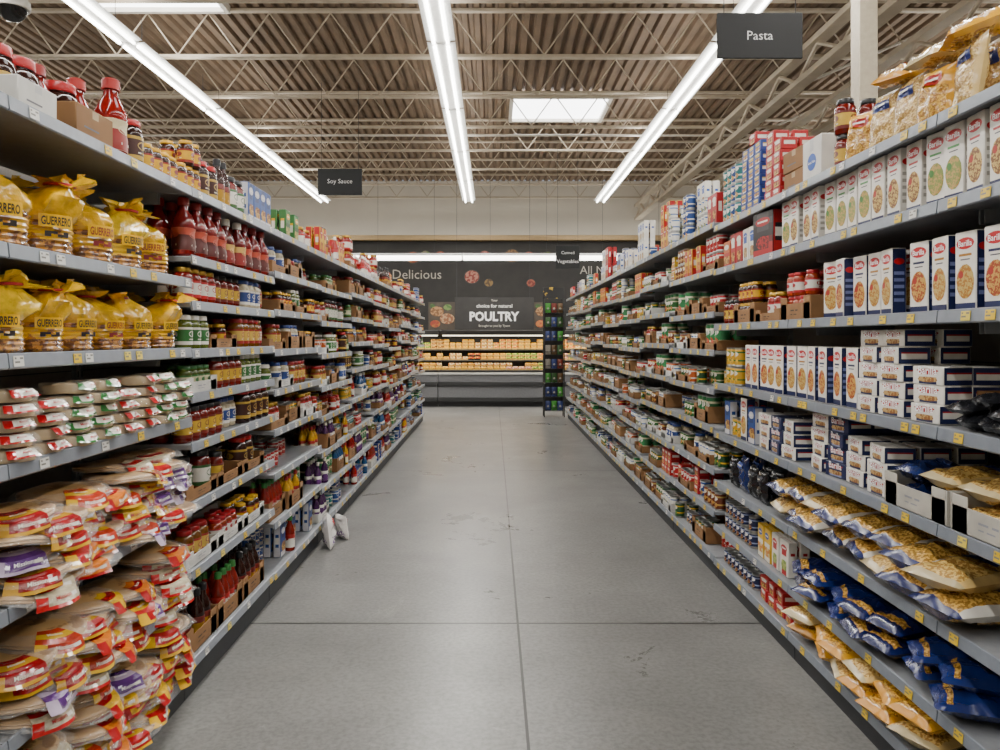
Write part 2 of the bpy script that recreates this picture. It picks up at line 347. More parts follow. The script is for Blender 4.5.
# tostada bag
def tostada(key,seed,ct,c='#e6b20a'):
    Y=mat(c,.16,var=.25,bump=.9,scale=26,coat=.8); chip=mat('#b87c22',.2,c2='#74440f',scale=60,thr=.5,bump=.5,coat=.9)
    Y2=mat(c,.18,c2='#a8701a',thr=.6,scale=24,bump=.7,coat=.8)
    h=.225; prof=[(0,0,chip),(.058,0,chip)]
    for i in range(13): prof.append((.080+.005*(i%2),.006+i*.0070,chip if (i<6 or i>10) else Y2))
    prof+=[(.089,.1,Y2),(.092,.118,Y),(.088,.138,Y),(.078,.154,Y),(.062,.168,Y),(.044,.18,Y),(.036,.187,Y),(.04,.192,Y),(.054,.2,Y),(.068,.21,Y),(.07,.22,Y)]
    ax=math.cos(seed*2.3); ay=math.sin(seed*2.3)
    def mod(q,a):
        t=q.z/h; k=noise.noise(Vector((q.x*16+seed,q.y*16,q.z*14+seed)))+.6*noise.noise(Vector((q.x*50+seed,q.y*50,q.z*34)))
        ruf=0 if t<.82 else (t-.82)*.14*math.cos(a*4+seed)+(t-.82)*.10*math.cos(a*9+seed*2)
        rr=Vector((q.x,q.y,0)); n=rr.normalized() if rr.length>1e-6 else Vector()
        amp=.006 if t<.46 else .026
        sh=max(0,t-.45); fold=max(0,t-.84)
        return q+n*(k*amp*(1 if t>.03 else .2)+ruf)+Vector((ax*.12*sh,ay*.12*sh,-fold*.14*(1+math.cos(a-seed))+(0 if t<.84 else .012*math.sin(a*3+seed))))
    b=MB().lathe(prof,Y,32,.98,.86,mod=mod)
    l=MB(); f=lambda u,v:(.0945*.98*math.sin(u/.09),-.0965*.87*math.cos(u/.09),v)
    fo=lambda u,v:(f(u,v)[0]*1.004,f(u,v)[1]*1.004,v)
    for i in range(10):
        u0=-.044+.088*i/10; l.quad(f(u0,.072),f(u0+.0088,.072),f(u0+.0088,.105),f(u0,.105),mat('#e6b410',.2,coat=.6))
    l.text('GUERRERO',.076,0,.088,fo,mat(ct,.4),bold=.03,vs=2.0)
    l.grid(['kk k','k kk'],{'k':mat(ct,.4)},-.03,.03,.048,.062,f)
    sx_=ax*.12*.38; sy_=ay*.12*.38
    t=MB().lathe([(.037,.183),(.041,.185),(.041,.190),(.037,.192)],mat('#a81319',.4),12,mod=lambda q,a:q+Vector((sx_,sy_,0)))
    reg(key,'tostada_bag',[('tostada_bag',b),('label',l),('neck_tie',t)],(.18,.16,h),'yellow plastic bag of corn tostadas with gathered neck','tortilla bag','yellow tostada bags on the shelves')
tostada('tos1',1.3,'#1c1208'); tostada('tos2',5.1,'#1c1208'); tostada('tos3',3.7,'#7a140f','#dcaa08'); tostada('tos4',8.2,'#1c1208','#ecc020')
# tortilla pack
def tortilla(key,seed,r,h,c,c2,l1,l2,lt,txt,lbl,flap=.036,wa=.5,gap=1.0):
    A=mat(c,.4,c2=c2,scale=16,thr=.62,bump=.2,coat=.4); N=5
    prof=[(0,0),(r*.8,.001)]
    for i in range(N): prof+= [(r*(.96+.03*(i%2)),.002+(h-.005)*i/(N-1))]
    prof+=[(r*.9,h-.001),(r*.4,h),(0,h)]
    def droop(x,y):
        yy=max(0,-y-.055); return -2.6*yy*yy+.006*noise.noise(Vector((x*12+seed,y*12,seed)))
    def mod(q,a):
        k=noise.noise(Vector((q.x*9+seed,q.y*9,seed)))*.010
        rr=Vector((q.x,q.y,0)); n=rr.normalized() if rr.length>1e-6 else Vector()
        p=q+n*k; return p+Vector((0,0,droop(p.x,p.y)))
    b=MB().lathe(prof,A,24,mod=mod)
    P=mat('#f0eeea',.05,var=.1,bump=1,scale=50,alpha=.13)
    def mod2(q,a):
        k=noise.noise(Vector((q.x*28+seed,q.y*28,seed)))*.014+.004*math.cos(a*9+seed)
        rr=Vector((q.x,q.y,0)); n=rr.normalized() if rr.length>1e-6 else Vector()
        p=q+n*k; return p+Vector((0,0,droop(p.x,p.y)+(.005*math.sin(a*7+seed) if rr.length>r*1.08 else 0)))
    fl=MB().lathe([(r*1.0,.0015),(r*1.05,h*.12),(r*1.16,h*.26),(r*1.16,h*.3),(r*1.04,h*.85),(r*.95,h*1.05),(r*.6,h*1.06)],P,28,mod=mod2)
    lm=mat(l1,.14,c2=None,var=.3,bump=.5,scale=34,coat=.8); lm2=mat(l2,.14,coat=.8); lm3=mat(W,.2,coat=.6)
    q=r*1.04; l=MB(); na=12; nt=7
    def F(a,t,off=0):
        if t<0.4:
            s=t/.4; rad=q*(.45+.57*s); z=h*1.07
        else:
            s=(t-.4)/.6; rad=q*1.02+.016*s+off; z=h*1.07-flap*s*(1-.2*abs(a))
        x=rad*math.sin(a); y=-rad*math.cos(a)
        w=.007*math.sin(a*6+seed+t*3)*t
        return (x,y-w,z+droop(x,max(y,-r*1.05))+off*.6)
    for i in range(na):
        a0=-wa+2*wa*i/na; a1=-wa+2*wa*(i+1)/na
        for k in range(nt):
            t0=k/nt; t1=(k+1)/nt
            mm=lm2 if (k==nt-1 or k==1 or (i in(0,1,2) and k>2)) else (lm3 if (k==4 and i in(9,10)) else lm)
            l.quad(F(a0,t1),F(a1,t1),F(a1,t0),F(a0,t0),mm)
    l.text(txt,r*.34,.008,0,lambda u,v:F(u/q,.62-v/(flap*1.8),.0035),mat(lt,.4),bold=.02,vs=1.1)
    l.text(txt,r*.32,0,0,lambda u,v:(u,-r*.76+v,h*1.07+.003+droop(u,-r*.76+v)),mat(lt,.4),bold=.02,vs=1.1)
    reg(key,'tortilla_pack',[('tortilla_pack',b),('label',l),('plastic_film',fl)],(2*r*1.05,2*r*1.05,h),lbl,'tortilla pack','stacked tortilla packs on the shelves')
TOR=[]
for i,(l1,l2,lt,tx) in enumerate([('#b0141a','#d8a81c','#e8dcc0','Mission'),('#c8bca0','#b41c20','#a81319','Mission'),('#e0b01c','#a81319','#8f1217','Mission'),('#b83418','#e0b428','#e8e0d0','Mission'),('#5a3078','#b8a8c0','#e8e0e8','Mission'),('#97121a','#c8982c','#e8e0d0','Mission'),('#d8741c','#a81319','#f0e8d0','Mission')]):
    tortilla('tor%d'%i,i*3.3,.124,.022,'#b8925e','#8e6638',l1,l2,lt,tx,'round flour tortillas in clear bag with %s label'%(['red','cream and red','yellow','red and gold','purple','dark red','orange'][i])); TOR.append('tor%d'%i)
for i,(l1,l2,lt) in enumerate([('#d8d4ca','#a81319','#a81319'),('#d8d4ca','#2a7034','#a81319')]):
    tortilla('ct%d'%i,i*4+20,.073,.034,'#c8ae80','#9a7a48',l1,l2,lt,'Mission','small corn tortilla pack with white and %s label'%(['red','green'][i]),flap=.022,wa=.5)
def tray(key,c,w,d,h,lbl):
    m=mat(c,.8,var=.12,scale=12); t=.004; b=MB()
    b.cbox((0,0,t/2),(w,d,t),m,.001)
    b.cbox((-w/2+t/2,0,h/2),(t,d,h),m,.001); b.cbox((w/2-t/2,0,h/2),(t,d,h),m,.001)
    b.cbox((0,d/2-t/2,h/2),(w-2*t,t,h),m,.001)
    b.cbox((0,-d/2+t/2,h*.36),(w-2*t,t,h*.72),m,.001)
    for s in(-1,1): b.cbox((s*(w/2-w*.12),-d/2+t/2,h/2),(w*.2,t,h),m,.001)
    k=mat('#3a2a1c' if c==BRN else '#8a8c94',.8)
    b.grid(['kkk kk'],{'k':k},-w*.14,w*.1,h*.4,h*.46,flat(-d/2-.0006)); b.grid(['kk kkk'],{'k':k},-w*.14,w*.06,h*.24,h*.28,flat(-d/2-.0006))
    reg(key,'cardboard_tray',[('cardboard_tray',b)],(w,d,h),lbl,'cardboard box','cardboard trays on the shelves')
tray('tr_b',BRN,.36,.26,.065,'open brown cardboard shelf tray'); tray('tr_w','#c4c2bc',.36,.26,.065,'open white cardboard shelf tray')
tray('tr_h',BRN,.36,.26,.11,'tall open brown cardboard tray'); tray('tr_wh','#b2aea4',.38,.3,.11,'tall open white corrugated tray')
def case(key,c,c2,w,d,h,lbl,txt=None):
    m=mat(c,.75,var=.1,scale=10); b=MB().cbox((0,0,h/2),(w,d,h),m,.003)
    b.grid(['t'],{'t':mat(c2,.4)},-w/2+.01,w/2-.01,-.02,.02,lambda u,v:(u,v,h+.0005))
    b.grid(['t'],{'t':mat(c2,.4)},-.02,.02,h*.7,h-.004,flat(-d/2-.0005))
    if txt: b.disc(0,h*.45,w*.24,h*.2,flat(-d/2-.0005),mat('#1f4fa6',.5)); b.text(txt,w*.38,0,h*.45,flat(-d/2-.001),mat('#ffffff',.5))
    else: b.grid(['k'],{'k':mat('#6a6a70',.8)},-w*.3,w*.1,h*.3,h*.36,flat(-d/2-.0006))
    reg(key,'cardboard_case',[('cardboard_case',b)],(w,d,h),lbl,'cardboard box','closed cardboard cases on the top shelves')
case('case_b','#85603a','#a88a5c',.24,.15,.1,'closed brown cardboard case with tape'); case('case_w','#d0cec8','#b8b8b8',.22,.14,.1,'plain white cardboard case')
case('case_g','#d8d6d0','#b8b8b8',.2,.2,.19,'white cardboard case with blue oval print','Great Value')

# ---------------------------------------------------------------- placement
PL=[]
def put(key,x,y,z,side,yaw=0,tilt=0,roll=0,sc=1):
    M=Matrix.Translation((x,y,z))@Matrix.Rotation(side*-pi/2+yaw,4,'Z')
    if tilt: M=M@Matrix.Rotation(tilt,4,'X')
    if roll: M=M@Matrix.Rotation(roll,4,'Y')
    if sc!=1: M=M@Matrix.Scale(sc,4)
    PL.append((key,M,math.hypot(x,y)+abs(z-1.5)*.5))
E={-1:1.25,1:1.38}
def run(side,ya,yb,z,keys,tiers=1,rows=2,inset=.03,jit=.003,gap=.004,yaw=.03,top=99,miss=0,scv=0,yb0=0,sc0=1):
    y=ya; i=0
    while True:
        k=keys[i%len(keys)]; w,d,h=[q*sc0 for q in TP[k]['dims']]
        if y+w>yb: break
        tc=tiers-(1 if tiers>1 and R.random()<.2 else 0)
        m0=R.random()<miss
        for r in range(rows):
            if r==0 and m0 and rows>1: continue
            for t in range(tc):
                if z+h*(t+1)>top: break
                j=R.uniform(0,jit)
                put(k,side*(E[side]+inset+d/2+r*(d+.012)+j+.002*t),y+w/2,z+.0015+t*(h+.001),side,yb0+(R.uniform(-yaw,yaw) if (w<.12 or yaw>.1) else R.uniform(-yaw,yaw)*.3),sc=(1-R.uniform(0,scv))*sc0)
        y+=w+gap*R.uniform(.5,1.5)+w*min(yaw,.15)*.35; i+=1
def seg(side,y,n,z,key,tiers,rows,inset=.03,miss=0):
    w=TP[key]['dims'][0]; e=y+n*(w*1.012+.006)+.003; run(side,y,e,z,[key],tiers,rows,inset,miss=miss); return e
def traysg(side,y,z,key,tk='tr_b',tiers=1,inset=.02):
    w,d,h=TP[tk]['dims']; kw,kd,kh=TP[key]['dims']
    X=side*(E[side]+inset+d/2); put(tk,X,y+w/2,z+.0015,side)
    nx=int((w-.012)/(kw+.002)); nd=min(2,int((d-.012)/(kd+.002)))
    for a in range(nx):
        full=R.random()<.15
        for r in range(nd):
            for t in range(tiers):
                if t==tiers-1 and (full and r==0 or R.random()<.1): continue
                put(key,side*(E[side]+inset+.007+kd/2+r*(kd+.003)),y+w/2+(a-(nx-1)/2)*(kw+.002),z+.006+t*(kh+.001),side)
    return y+w+.008
MAXT={'tin_can':2,'small_jar':2,'sauce_jar':1,'sauce_bottle':1,'squeeze_bottle':1,'ketchup_bottle':1,'food_carton':1,'small_carton':3,'pouch':1,'pasta_box':1}
def fill(side,ya,yb,z,gap,theme,top=False,dist=0,trays=.3):
    y=ya+.012; last=None
    while y<yb-.07:
        c=[k for k in theme if TP[k]['dims'][2]<gap-.012 and k!=last]
        if not c: c=[k for k in theme if TP[k]['dims'][2]<gap-.012]
        if not c: return
        k=R.choice(c); last=k; w,d,h=TP[k]['dims']; kd=TP[k]['kind']
        mt=min(MAXT.get(kd,1)+(1 if top and dist<10 else 0),int((gap-.015)/(h+.001))); t=mt if not top else R.randint(1,mt)
        if not top and mt>1 and R.random()<.3: t=mt-1
        rows=2 if dist<9.5 else 1
        if R.random()<trays and y+.372<yb and kd in('tin_can','small_jar','sauce_jar','squeeze_bottle','sauce_bottle') and h*1+.01<gap:
            tt=min(t,int((gap-.02)/(h+.001))); y=traysg(side,y,z,k,R.choice(['tr_b','tr_b','tr_h','tr_w']),max(1,tt),inset=R.uniform(.005,.03)); continue
        n=R.randint(1,4)
        wmax=yb-y-.006; n=min(n,int(wmax/(w*1.012+.006)))
        if n<1:
            y+=.04
            if y+min(TP[q]['dims'][0] for q in c)*1.05>yb: break
            continue
        y=seg(side,y,n,z,k,t,rows,inset=R.choice([.005,.01,.03,.05,.10,.14]),miss=.15)+R.choice([0,.005,.012,.03,.06])

# ---------------------------------------------------------------- shelving
SH=mat('#8a8d91',.45,.2); RAILM=mat('#848a93',.35,.1); RAILR=mat('#7b828c',.35,.1); BACK=mat('#8a857e',.6); DARKM=mat('#2a2c30',.6)
TAGW=mat('#d6d4ce',.4); TAGY=mat('#dcb81e',.4); TK=mat('#222222',.5); TG=mat('#77756f',.5)
def tagmesh(c):
    b=MB().cbox((0,0,0),(.044,.0016,.028),c,.0004)
    b.grid(['k  kk','     ','kkk  ','     '],{'k':TG},-.018,.018,-.010,.010,flat(-.0012)); return b.build('price_tag',False)
TM=[tagmesh(TAGW),tagmesh(TAGY),tagmesh(mat('#e0c850',.4))]
_sc={}
def shelfmesh(w,d,rail):
    k=(w,d,rail.name)
    if k in _sc: return _sc[k]
    s=MB().cbox((0,d/2,-.012),(w,d,.022),SH,.002)
    for sx in(-1,1): s.cbox((sx*(w/2-.01),d/2+.06,-.045),(.004,d-.14,.045),SH,.001)
    r=MB(); P=[(-.002,.006),(-.006,.004),(-.010,-.032),(-.006,-.036),(-.001,-.034)]
    for (a,b_) in zip(P,P[1:]): r.quad((-w/2,b_[0],b_[1]),(w/2,b_[0],b_[1]),(w/2,a[0],a[1]),(-w/2,a[0],a[1]),rail)
    for sx in(-1,1):
        n=len(r.v); r.v+=[(sx*w/2,p[0],p[1]) for p in P]; r.face(range(n,n+5),rail)
    _sc[k]=(s.build('shelf'),r.build('price_rail')); return _sc[k]
def unit(side,y0,levels,lbl):
    w=1.214; yc=y0+.61; e=E[side]; dep=.46
    o=obj('shelving_unit',None,(side*e,yc,0),(0,0,side*-pi/2),label=lbl,category='store shelf',group='grey gondola shelving units along the aisle')
    H=levels[0]+.06
    b=MB().cbox((0,dep+.03,H/2),(w,.02,H),BACK,.002)
    for i in range(1,8): b.grid(['k'],{'k':DARKM},-w/2,w/2,H*i/8,H*i/8+.004,flat(dep+.0195))
    obj('back_panel',b,parent=o)
    for sx in(-1,1):
        u=MB().cbox((sx*(w/2-.012),dep+.006,H/2),(.022,.022,H),SH,.002)
        n=int(H/.05)
        u.grid([c for c in 'k '*n],{'k':TK},sx*(w/2-.012)-.004,sx*(w/2-.012)+.004,.02,H-.02,flat(dep-.0056))
        obj('upright',u,parent=o)
    z=levels[-1]
    k=MB().cbox((0,.03,(z-.045)/2),(w,.012,z-.045),DARKM,.001); k.cbox((0,dep/2,.02),(w,dep-.1,.04),DARKM,.002)
    obj('kick_plate',k,parent=o)
    for z in levels:
        sm,rm=shelfmesh(w,dep,RAILM if side<0 else RAILR)
        s=obj('shelf',sm,(0,0,z),parent=o); obj('price_rail',rm,(0,0,0),parent=s)
        n=R.randint(4,7) if y0<9 else 4
        for i in range(n):
            x=-w/2+w*(i+.5)/n+R.uniform(-.08,.08)
            c=R.random(); t=TM[0] if c<(.5 if side<0 else .2) else (TM[1] if c<.93 else TM[2])
            obj('price_tag',t,(x,-.0105,-.0155),(math.radians(-5.5),0,0),parent=s)
# --- left side
LA=[2.12,1.74,1.455,1.17,.80,.46,.13]
unit(-1,.78,LA,'grey metal gondola shelving unit holding tortillas')
unit(-1,2.0,LA,'grey metal gondola shelving unit stacked with tortillas')
y0,y1=2.0,3.22
run(-1,y0+.01,y1,1.74,['tos1','tos2','tos3','tos4','tos3','tos2'],1,2,inset=.0,yaw=.3,gap=.0,jit=.02,scv=.05,yb0=-.45,sc0=1.2)
run(-1,y0+.01,y1,1.455,['tos4','tos2','tos1','tos3','tos1','tos2'],1,2,inset=.0,yaw=.3,gap=.0,jit=.03,scv=.04,yb0=-.45,sc0=1.02)
for s_ in range(8):
    for t in range(5):
        if t==4 and s_%3==1: continue
        put('ct%d'%(0 if (s_//2)%2==0 else 1),-(1.25+.062+R.uniform(-.01,.01)),y0+.085+s_*.1525,1.172+t*.0395,-1,R.uniform(-.6,.1))
cols=[['tor0','tor5','tor1'],['tor3','tor2','tor6'],['tor2','tor3','tor0'],['tor4','tor1','tor2','tor0']]
for z,T in((.80,12),(.46,10),(.13,11)):
    hts=[T-R.choice([0,0,1,2,3]) for _ in range(4)]
    for t in range(T):
        off=.0 if t%2==0 else .09
        for s_ in range(4):
            if t>=hts[s_]: continue
            k=R.choice(cols[s_]) if R.random()<.7 else R.choice(TOR)
            put(k,-(1.25+.10+R.uniform(-.045,.035)-.002*(T-t)),y0+.15+s_*.272+off+R.uniform(-.03,.03),z+.003+t*.0255,-1,R.uniform(-1.1,.4),tilt=R.uniform(-.04,.03),roll=R.uniform(-.04,.04))
y=y0+.01; z=2.12
put('case_w',-(1.25+.08),y+.17,z+.002,-1,sc=.85); put('case_b',-(1.25+.08),y+.46,z+.002,-1,sc=.95)
for i in range(6): put('jar_cap' if i%3!=1 else 'ket',-(1.27+.21),y0+.06+i*.118,z+.002,-1,sc=1.4 if i%3!=1 else 1.05)
y=seg(-1,y0+.66,1,z,'ket3',1,2); y=seg(-1,y,1,z,'jar_cap',1,3); y=seg(-1,y,4,z,'jar_sb',1,3)
JARS=['jar_r','jar_rb','jar_g','jar_y','jar_w','jar_sb','jar_sr','jar_sg','jar_big','jar_cap']
BOTS=['bot_soy','bot_hot','bot_bbq','bot_oil','bot_wht','ket','ket2','sq_y','sq_r','sq_p','sq_b']
LB=[2.12,1.84,1.65,1.45,1.265,1.06,.81,.53,.16]
unit(-1,3.22,LB,'grey metal gondola shelving unit full of sauces and jars')
a,b=3.22,4.436
y=seg(-1,a+.01,3,2.12,'jar_sb',2,2); y=seg(-1,y,2,2.12,'jar_cap',1,2); y=seg(-1,y,2,2.12,'bot_bbq',1,2); y=seg(-1,y,2,2.12,'jar_big',1,2); y=seg(-1,y+.01,4,2.12,'c_blue',1,2)
run(-1,a+.01,b,1.84,['ket']*4+['ket2']*2+['ket']*4,1,2,gap=.012,inset=.0,jit=.02)
y=seg(-1,a+.01,4,1.65,'jar_r',1,2,inset=.01); y=seg(-1,y+.02,4,1.65,'jar_rb',1,2,inset=.03); y=seg(-1,y,3,1.65,'jar_w',1,2,inset=.01); run(-1,y,b,1.65,['jar_y'],1,2)
y=seg(-1,a+.01,3,1.45,'jar_g',1,2,inset=.01); y=seg(-1,y,2,1.45,'sq_y',0,2) if 0 else y; y=traysg(-1,y,1.45,'jar_sb','tr_b',1); y=seg(-1,y+.02,4,1.45,'jar_y',1,2,inset=.01); run(-1,y,b,1.45,['jar_r'],1,2)
y=traysg(-1,a+.01,1.265,'jar_sg','tr_w',1); y=seg(-1,y,4,1.265,'jar_rb',1,2,inset=.01); run(-1,y+.02,b,1.265,['jar_g'],1,2)
y=seg(-1,a+.01,5,1.06,'jar_rb',1,2,inset=.01); y=seg(-1,y+.02,3,1.06,'jar_w',1,2,inset=.05); run(-1,y,b,1.06,['jar_cap'],1,2,inset=.01)
y=a+.012
for k in('jar_big','jar_rb','jar_cap'): y=traysg(-1,y,.81,k,'tr_b',1)
y=a+.012
for k in('jar_y','jar_sr','jar_sb'): y=traysg(-1,y,.53,k,'tr_w',1)
y=a+.012
for k in('bot_bbq','bot_hot','bot_bbq'): y=traysg(-1,y,.16,k,'tr_h',1)
SETS_L=[[2.12,1.88,1.66,1.43,1.20,.97,.72,.44,.15],[2.12,1.87,1.62,1.38,1.14,.92,.66,.40,.15],[2.12,1.9,1.68,1.46,1.22,.95,.68,.42,.15]]
i=0; yy=4.44
while yy<14.0:
    L=SETS_L[i%3]; unit(-1,yy,L,'grey metal gondola shelving unit full of bottles and jars')
    for n,z in enumerate(L):
        gp=.33 if n==0 else L[n-1]-z-.045
        th=[['c_blue','c_red','c_wht','jar_cap','jar_r','sq_r','c_yel','c_grn','ket','bot_bbq','ket'] if yy<10.5 else ['jar_sr','jar_r','can_r','can_b','jar_sb'],JARS,JARS,JARS+['can_r','can_o'],JARS+['can_r','can_b'],BOTS+['jar_sr','jar_r','can_y'],BOTS+['can_t','can_r','jar_w'],BOTS+['can_b','jar_g','can_tall'],BOTS+['can_b','can_t','s_blu','c_blue']][min(n,8)]
        fill(-1,yy,yy+1.214,z,gp,th,top=(n==0),dist=yy,trays=.38 if n>0 else .15)
    yy+=1.22; i+=1
put('bag_snack',-1.165,5.6,.0,-1,.2,tilt=-.12)
put('bag_snack',-1.12,5.84,.0,-1,.7,tilt=-.15,sc=.8)

# --- right side
RA=[2.19,1.92,1.58,1.22,.92,.62,.345,.13]
for y0 in(1.19,2.41,3.63): unit(1,y0,RA,'grey metal gondola shelving unit stocked with pasta')
ya,yb=2.02,4.84
def lay(key,x,y,z,tilt=-pi/2,yaw=0,roll=0,sc=1):
    w,d,h=TP[key]['dims']; put(key,x,y,z+d*sc/2,1,yaw,tilt=tilt,roll=roll,sc=sc)
# z=2.19 top
for n,yy_ in enumerate((2.4,2.57,2.74,2.91,3.08)):
    put(['bag_clr','bag_yel','bag_clr','bag_clr','bag_yel'][n],1.45,yy_,2.192,1,R.uniform(-.3,.5),tilt=-.16,sc=.85)
    if yy_<3: put('bag_clr',1.60,yy_+.08,2.192,1,R.uniform(-.3,.3),sc=.95)
    if yy_<2.8: lay('bag_clr' if n%2 else 'bag_yel',1.42,yy_+.06,2.192+.2,tilt=-1.25,yaw=R.uniform(-.5,.5),sc=.85)
run(1,3.18,3.33,2.19,['jar_rb'],2,2)
put('case_g',1.38+.13,3.45,2.192,1); put('case_b',1.38+.12,3.7,2.192,1)
put('case_b',1.38+.12,3.7,2.192+.103,1,.05); put('c_blk',1.38+.33,3.6,2.192,1)
run(1,3.85,4.12,2.19,['s_red'],6,2); run(1,4.14,4.5,2.19,['s_blu'],6,2); run(1,4.52,4.84,2.19,['can_t','can_b','can_t'],3,2)
put('s_red',1.38+.08,4.27,2.192+.367,1)
# z=1.92
run(1,ya,3.15,1.92,['pb_w']*3+['pb_g']*2,1,2,gap=.016,yaw=.1,jit=.015)
run(1,3.15,3.85,1.92,['pb_g']*2+['pb_w']*3,1,2,gap=.02,yaw=.12,jit=.02)
put('c_blk',1.38+.07,4.02,1.9215,1,.1,sc=.96)
run(1,4.2,4.42,1.92,['c_wht']*2,1,2,gap=.01); run(1,4.43,4.84,1.92,['c_red']*2+['c_org']*3,1,2,gap=.01)
# z=1.58
run(1,ya,2.75,1.58,['pb_n']*2+['pb_n2']*2,1,3,gap=.03,yaw=.12,jit=.02,yb0=.05)
run(1,2.78,3.4,1.58,['pb_n2']*2+['pb_n']*2,1,3,gap=.025,yaw=.25,jit=.03,yb0=.08)
y=traysg(1,3.44,1.58,'jar_sr','tr_h',2); y=traysg(1,y,1.58,'jar_r','tr_b',1); y=traysg(1,y,1.58,'jar_sb','tr_h',2)
seg(1,y,3,1.58,'jar_rb',1,2)
put('case_b',1.38+.36,3.62,1.58+.002,1,.1)
# z=1.22
y=run(1,3.05,4.5,1.22,['pb_n']*4+['pb_n2']*4,1,3,gap=.022,yaw=.12,jit=.02)
run(1,2.72,3.04,1.22,['s_wht'],5,2,yaw=.14,gap=.008,jit=.02); run(1,2.5,2.70,1.22,['s_wht'],3,2,yaw=.14,gap=.008,jit=.02)
put('tr_h',1.38+.3,2.32,1.2215,1)
for i in range(4):
    for t in range(3-(i%2)):
        put('p_blk',1.38+.02+R.uniform(0,.03),2.0+i*.125+R.uniform(-.02,.02),1.2215+.026+t*.034,1,R.uniform(-.6,.6),tilt=-pi/2+R.uniform(-.05,.08),roll=R.uniform(-.12,.12),sc=.85)
y=seg(1,4.52,3,1.22,'can_y',2,2)
# z=.92
run(1,3.0,3.62,.92,['s_wht','s_navy','s_wht'],4,3,yaw=.15,gap=.015,jit=.02); run(1,2.8,2.99,.92,['s_wht'],3,3,yaw=.15)
run(1,3.66,4.2,.92,['s_wht','s_navy'],3,3,yaw=.12,gap=.015); run(1,4.22,4.84,.92,['c_blue','pb_n2','can_y','can_y'],1,2,gap=.02)
put('tr_wh',1.38+.16,2.58,.9215,1); put('tr_wh',1.38+.16,2.18,.9215,1)
for yy_,k in((2.49,'bag_clr'),(2.68,'p_navy'),(2.09,'bag_clr'),(2.28,'bag_clr')):
    lay(k,1.38+.03,yy_,.927,yaw=R.uniform(-.05,.05)); lay(k,1.38+.03,yy_,.927+.08,yaw=R.uniform(-.05,.05))
# z=.62 slumped pasta bags
for n in range(8):
    for t in range(2):
        k=['bag_wht','bag_wht','bag_clr','bag_wht','bag_wht'][(n+2*t)%5]
        lay(k,1.38-.03+R.uniform(-.03,.03)+.012*t,2.38+n*.205+R.uniform(-.02,.02),.63+t*.085,tilt=-pi/2+R.uniform(-.02,.12),yaw=R.uniform(-.3,.3),roll=R.uniform(-.1,.1),sc=1.15)
run(1,4.08,4.84,.62,['p_blk','p_blk','p_navy'],1,2,yaw=.15,gap=.02)
# z=.345
for n in range(7):
    for t in range(2):
        lay(['bag_navy2','bag_navy'][(n//2)%2],1.38-.02+R.uniform(-.03,.04),2.42+n*.185+R.uniform(-.02,.02),.353+t*.066,tilt=-pi/2+R.uniform(-.04,.12),yaw=R.uniform(-.4,.4),roll=R.uniform(-.14,.14))
run(1,3.74,4.25,.345,['k_wht']*2+['k_yel']*3,1,2,gap=.012,yaw=.06); run(1,4.27,4.84,.345,['can_navy'],2,2)
# z=.13
for n in range(6):
    for t in range(2): lay('bag_yel' if (n+t)%3 else 'bag_clr',1.38-.02+R.uniform(-.03,.02),2.56+n*.185,.138+t*.068,tilt=-pi/2+R.uniform(-.02,.06),yaw=R.uniform(-.35,.35),roll=R.uniform(-.12,.12),sc=1.05)
run(1,3.68,4.2,.13,['s_red'],2,2,yaw=.1,gap=.012); run(1,4.22,4.84,.13,['can_navy'],1,2)
SETS_R=[[2.22,1.93,1.66,1.42,1.18,.94,.68,.42,.14],[2.22,1.95,1.70,1.45,1.19,.93,.67,.40,.14],[2.22,1.92,1.68,1.40,1.16,.90,.66,.42,.14]]
i=0; yy=4.85
CANS=['can_g','can_y','can_r','can_w','can_br','can_o','can_dg','can_w','can_b','can_dg','can_tall','can_g']
while yy<14.0:
    L=SETS_R[i%3]; unit(1,yy,L,'grey metal gondola shelving unit full of canned vegetables')
    for n,z in enumerate(L):
        gp=.42 if n==0 else L[n-1]-z-.045
        th=[['c_blue','c_red','c_wht','can_b','s_blu','c_yel','can_w','can_t','s_yel'],CANS+['c_yel','s_yel'],CANS,CANS+['jar_r'],CANS+['can_bigr'],CANS+['jar_g'],CANS+['can_bigr','jar_w'],CANS+['can_r','s_red'],CANS+['can_navy','can_b']][n]
        fill(1,yy,yy+1.214,z,gp,th,top=(n==0),dist=yy,trays=.5 if n>0 else .15)
    yy+=1.22; i+=1

# ---------------------------------------------------------------- instantiate
byk={}
for p in PL: byk.setdefault(TP[p[0]]['kind'],[]).append(p)
MESH={}
def cm(key):
    if key not in MESH: MESH[key]=(TP[key]['comp'].build(TP[key]['kind']),[ (n,p.build(n)) for n,p in TP[key]['parts']])
    return MESH[key]
for kind,L in byk.items():
    L.sort(key=lambda p:p[2])
    for key,M,d in L[:300]:
        t=TP[key]; comp,parts=cm(key)
        if d<4.6 and len(parts)>1:
            o=obj(kind,parts[0][1],M=M,label=t['label'],category=t['cat'],group=t['group'])
            for n,me in parts[1:]:
                obj(n,me,parent=o)
        else: obj(kind,comp,M=M,label=t['label'],category=t['cat'],group=t['group'])
    if len(L)>300:
        b=MB()
        for key,M,d in L[300:]: b.add(TP[key]['comp'],M)
        t=TP[L[300][0]]
        obj(kind+'s',b,label='mass of %ss standing in rows on grey shelves'%kind.replace('_',' '),category=t['cat'],kind='stuff',group=t['group'])

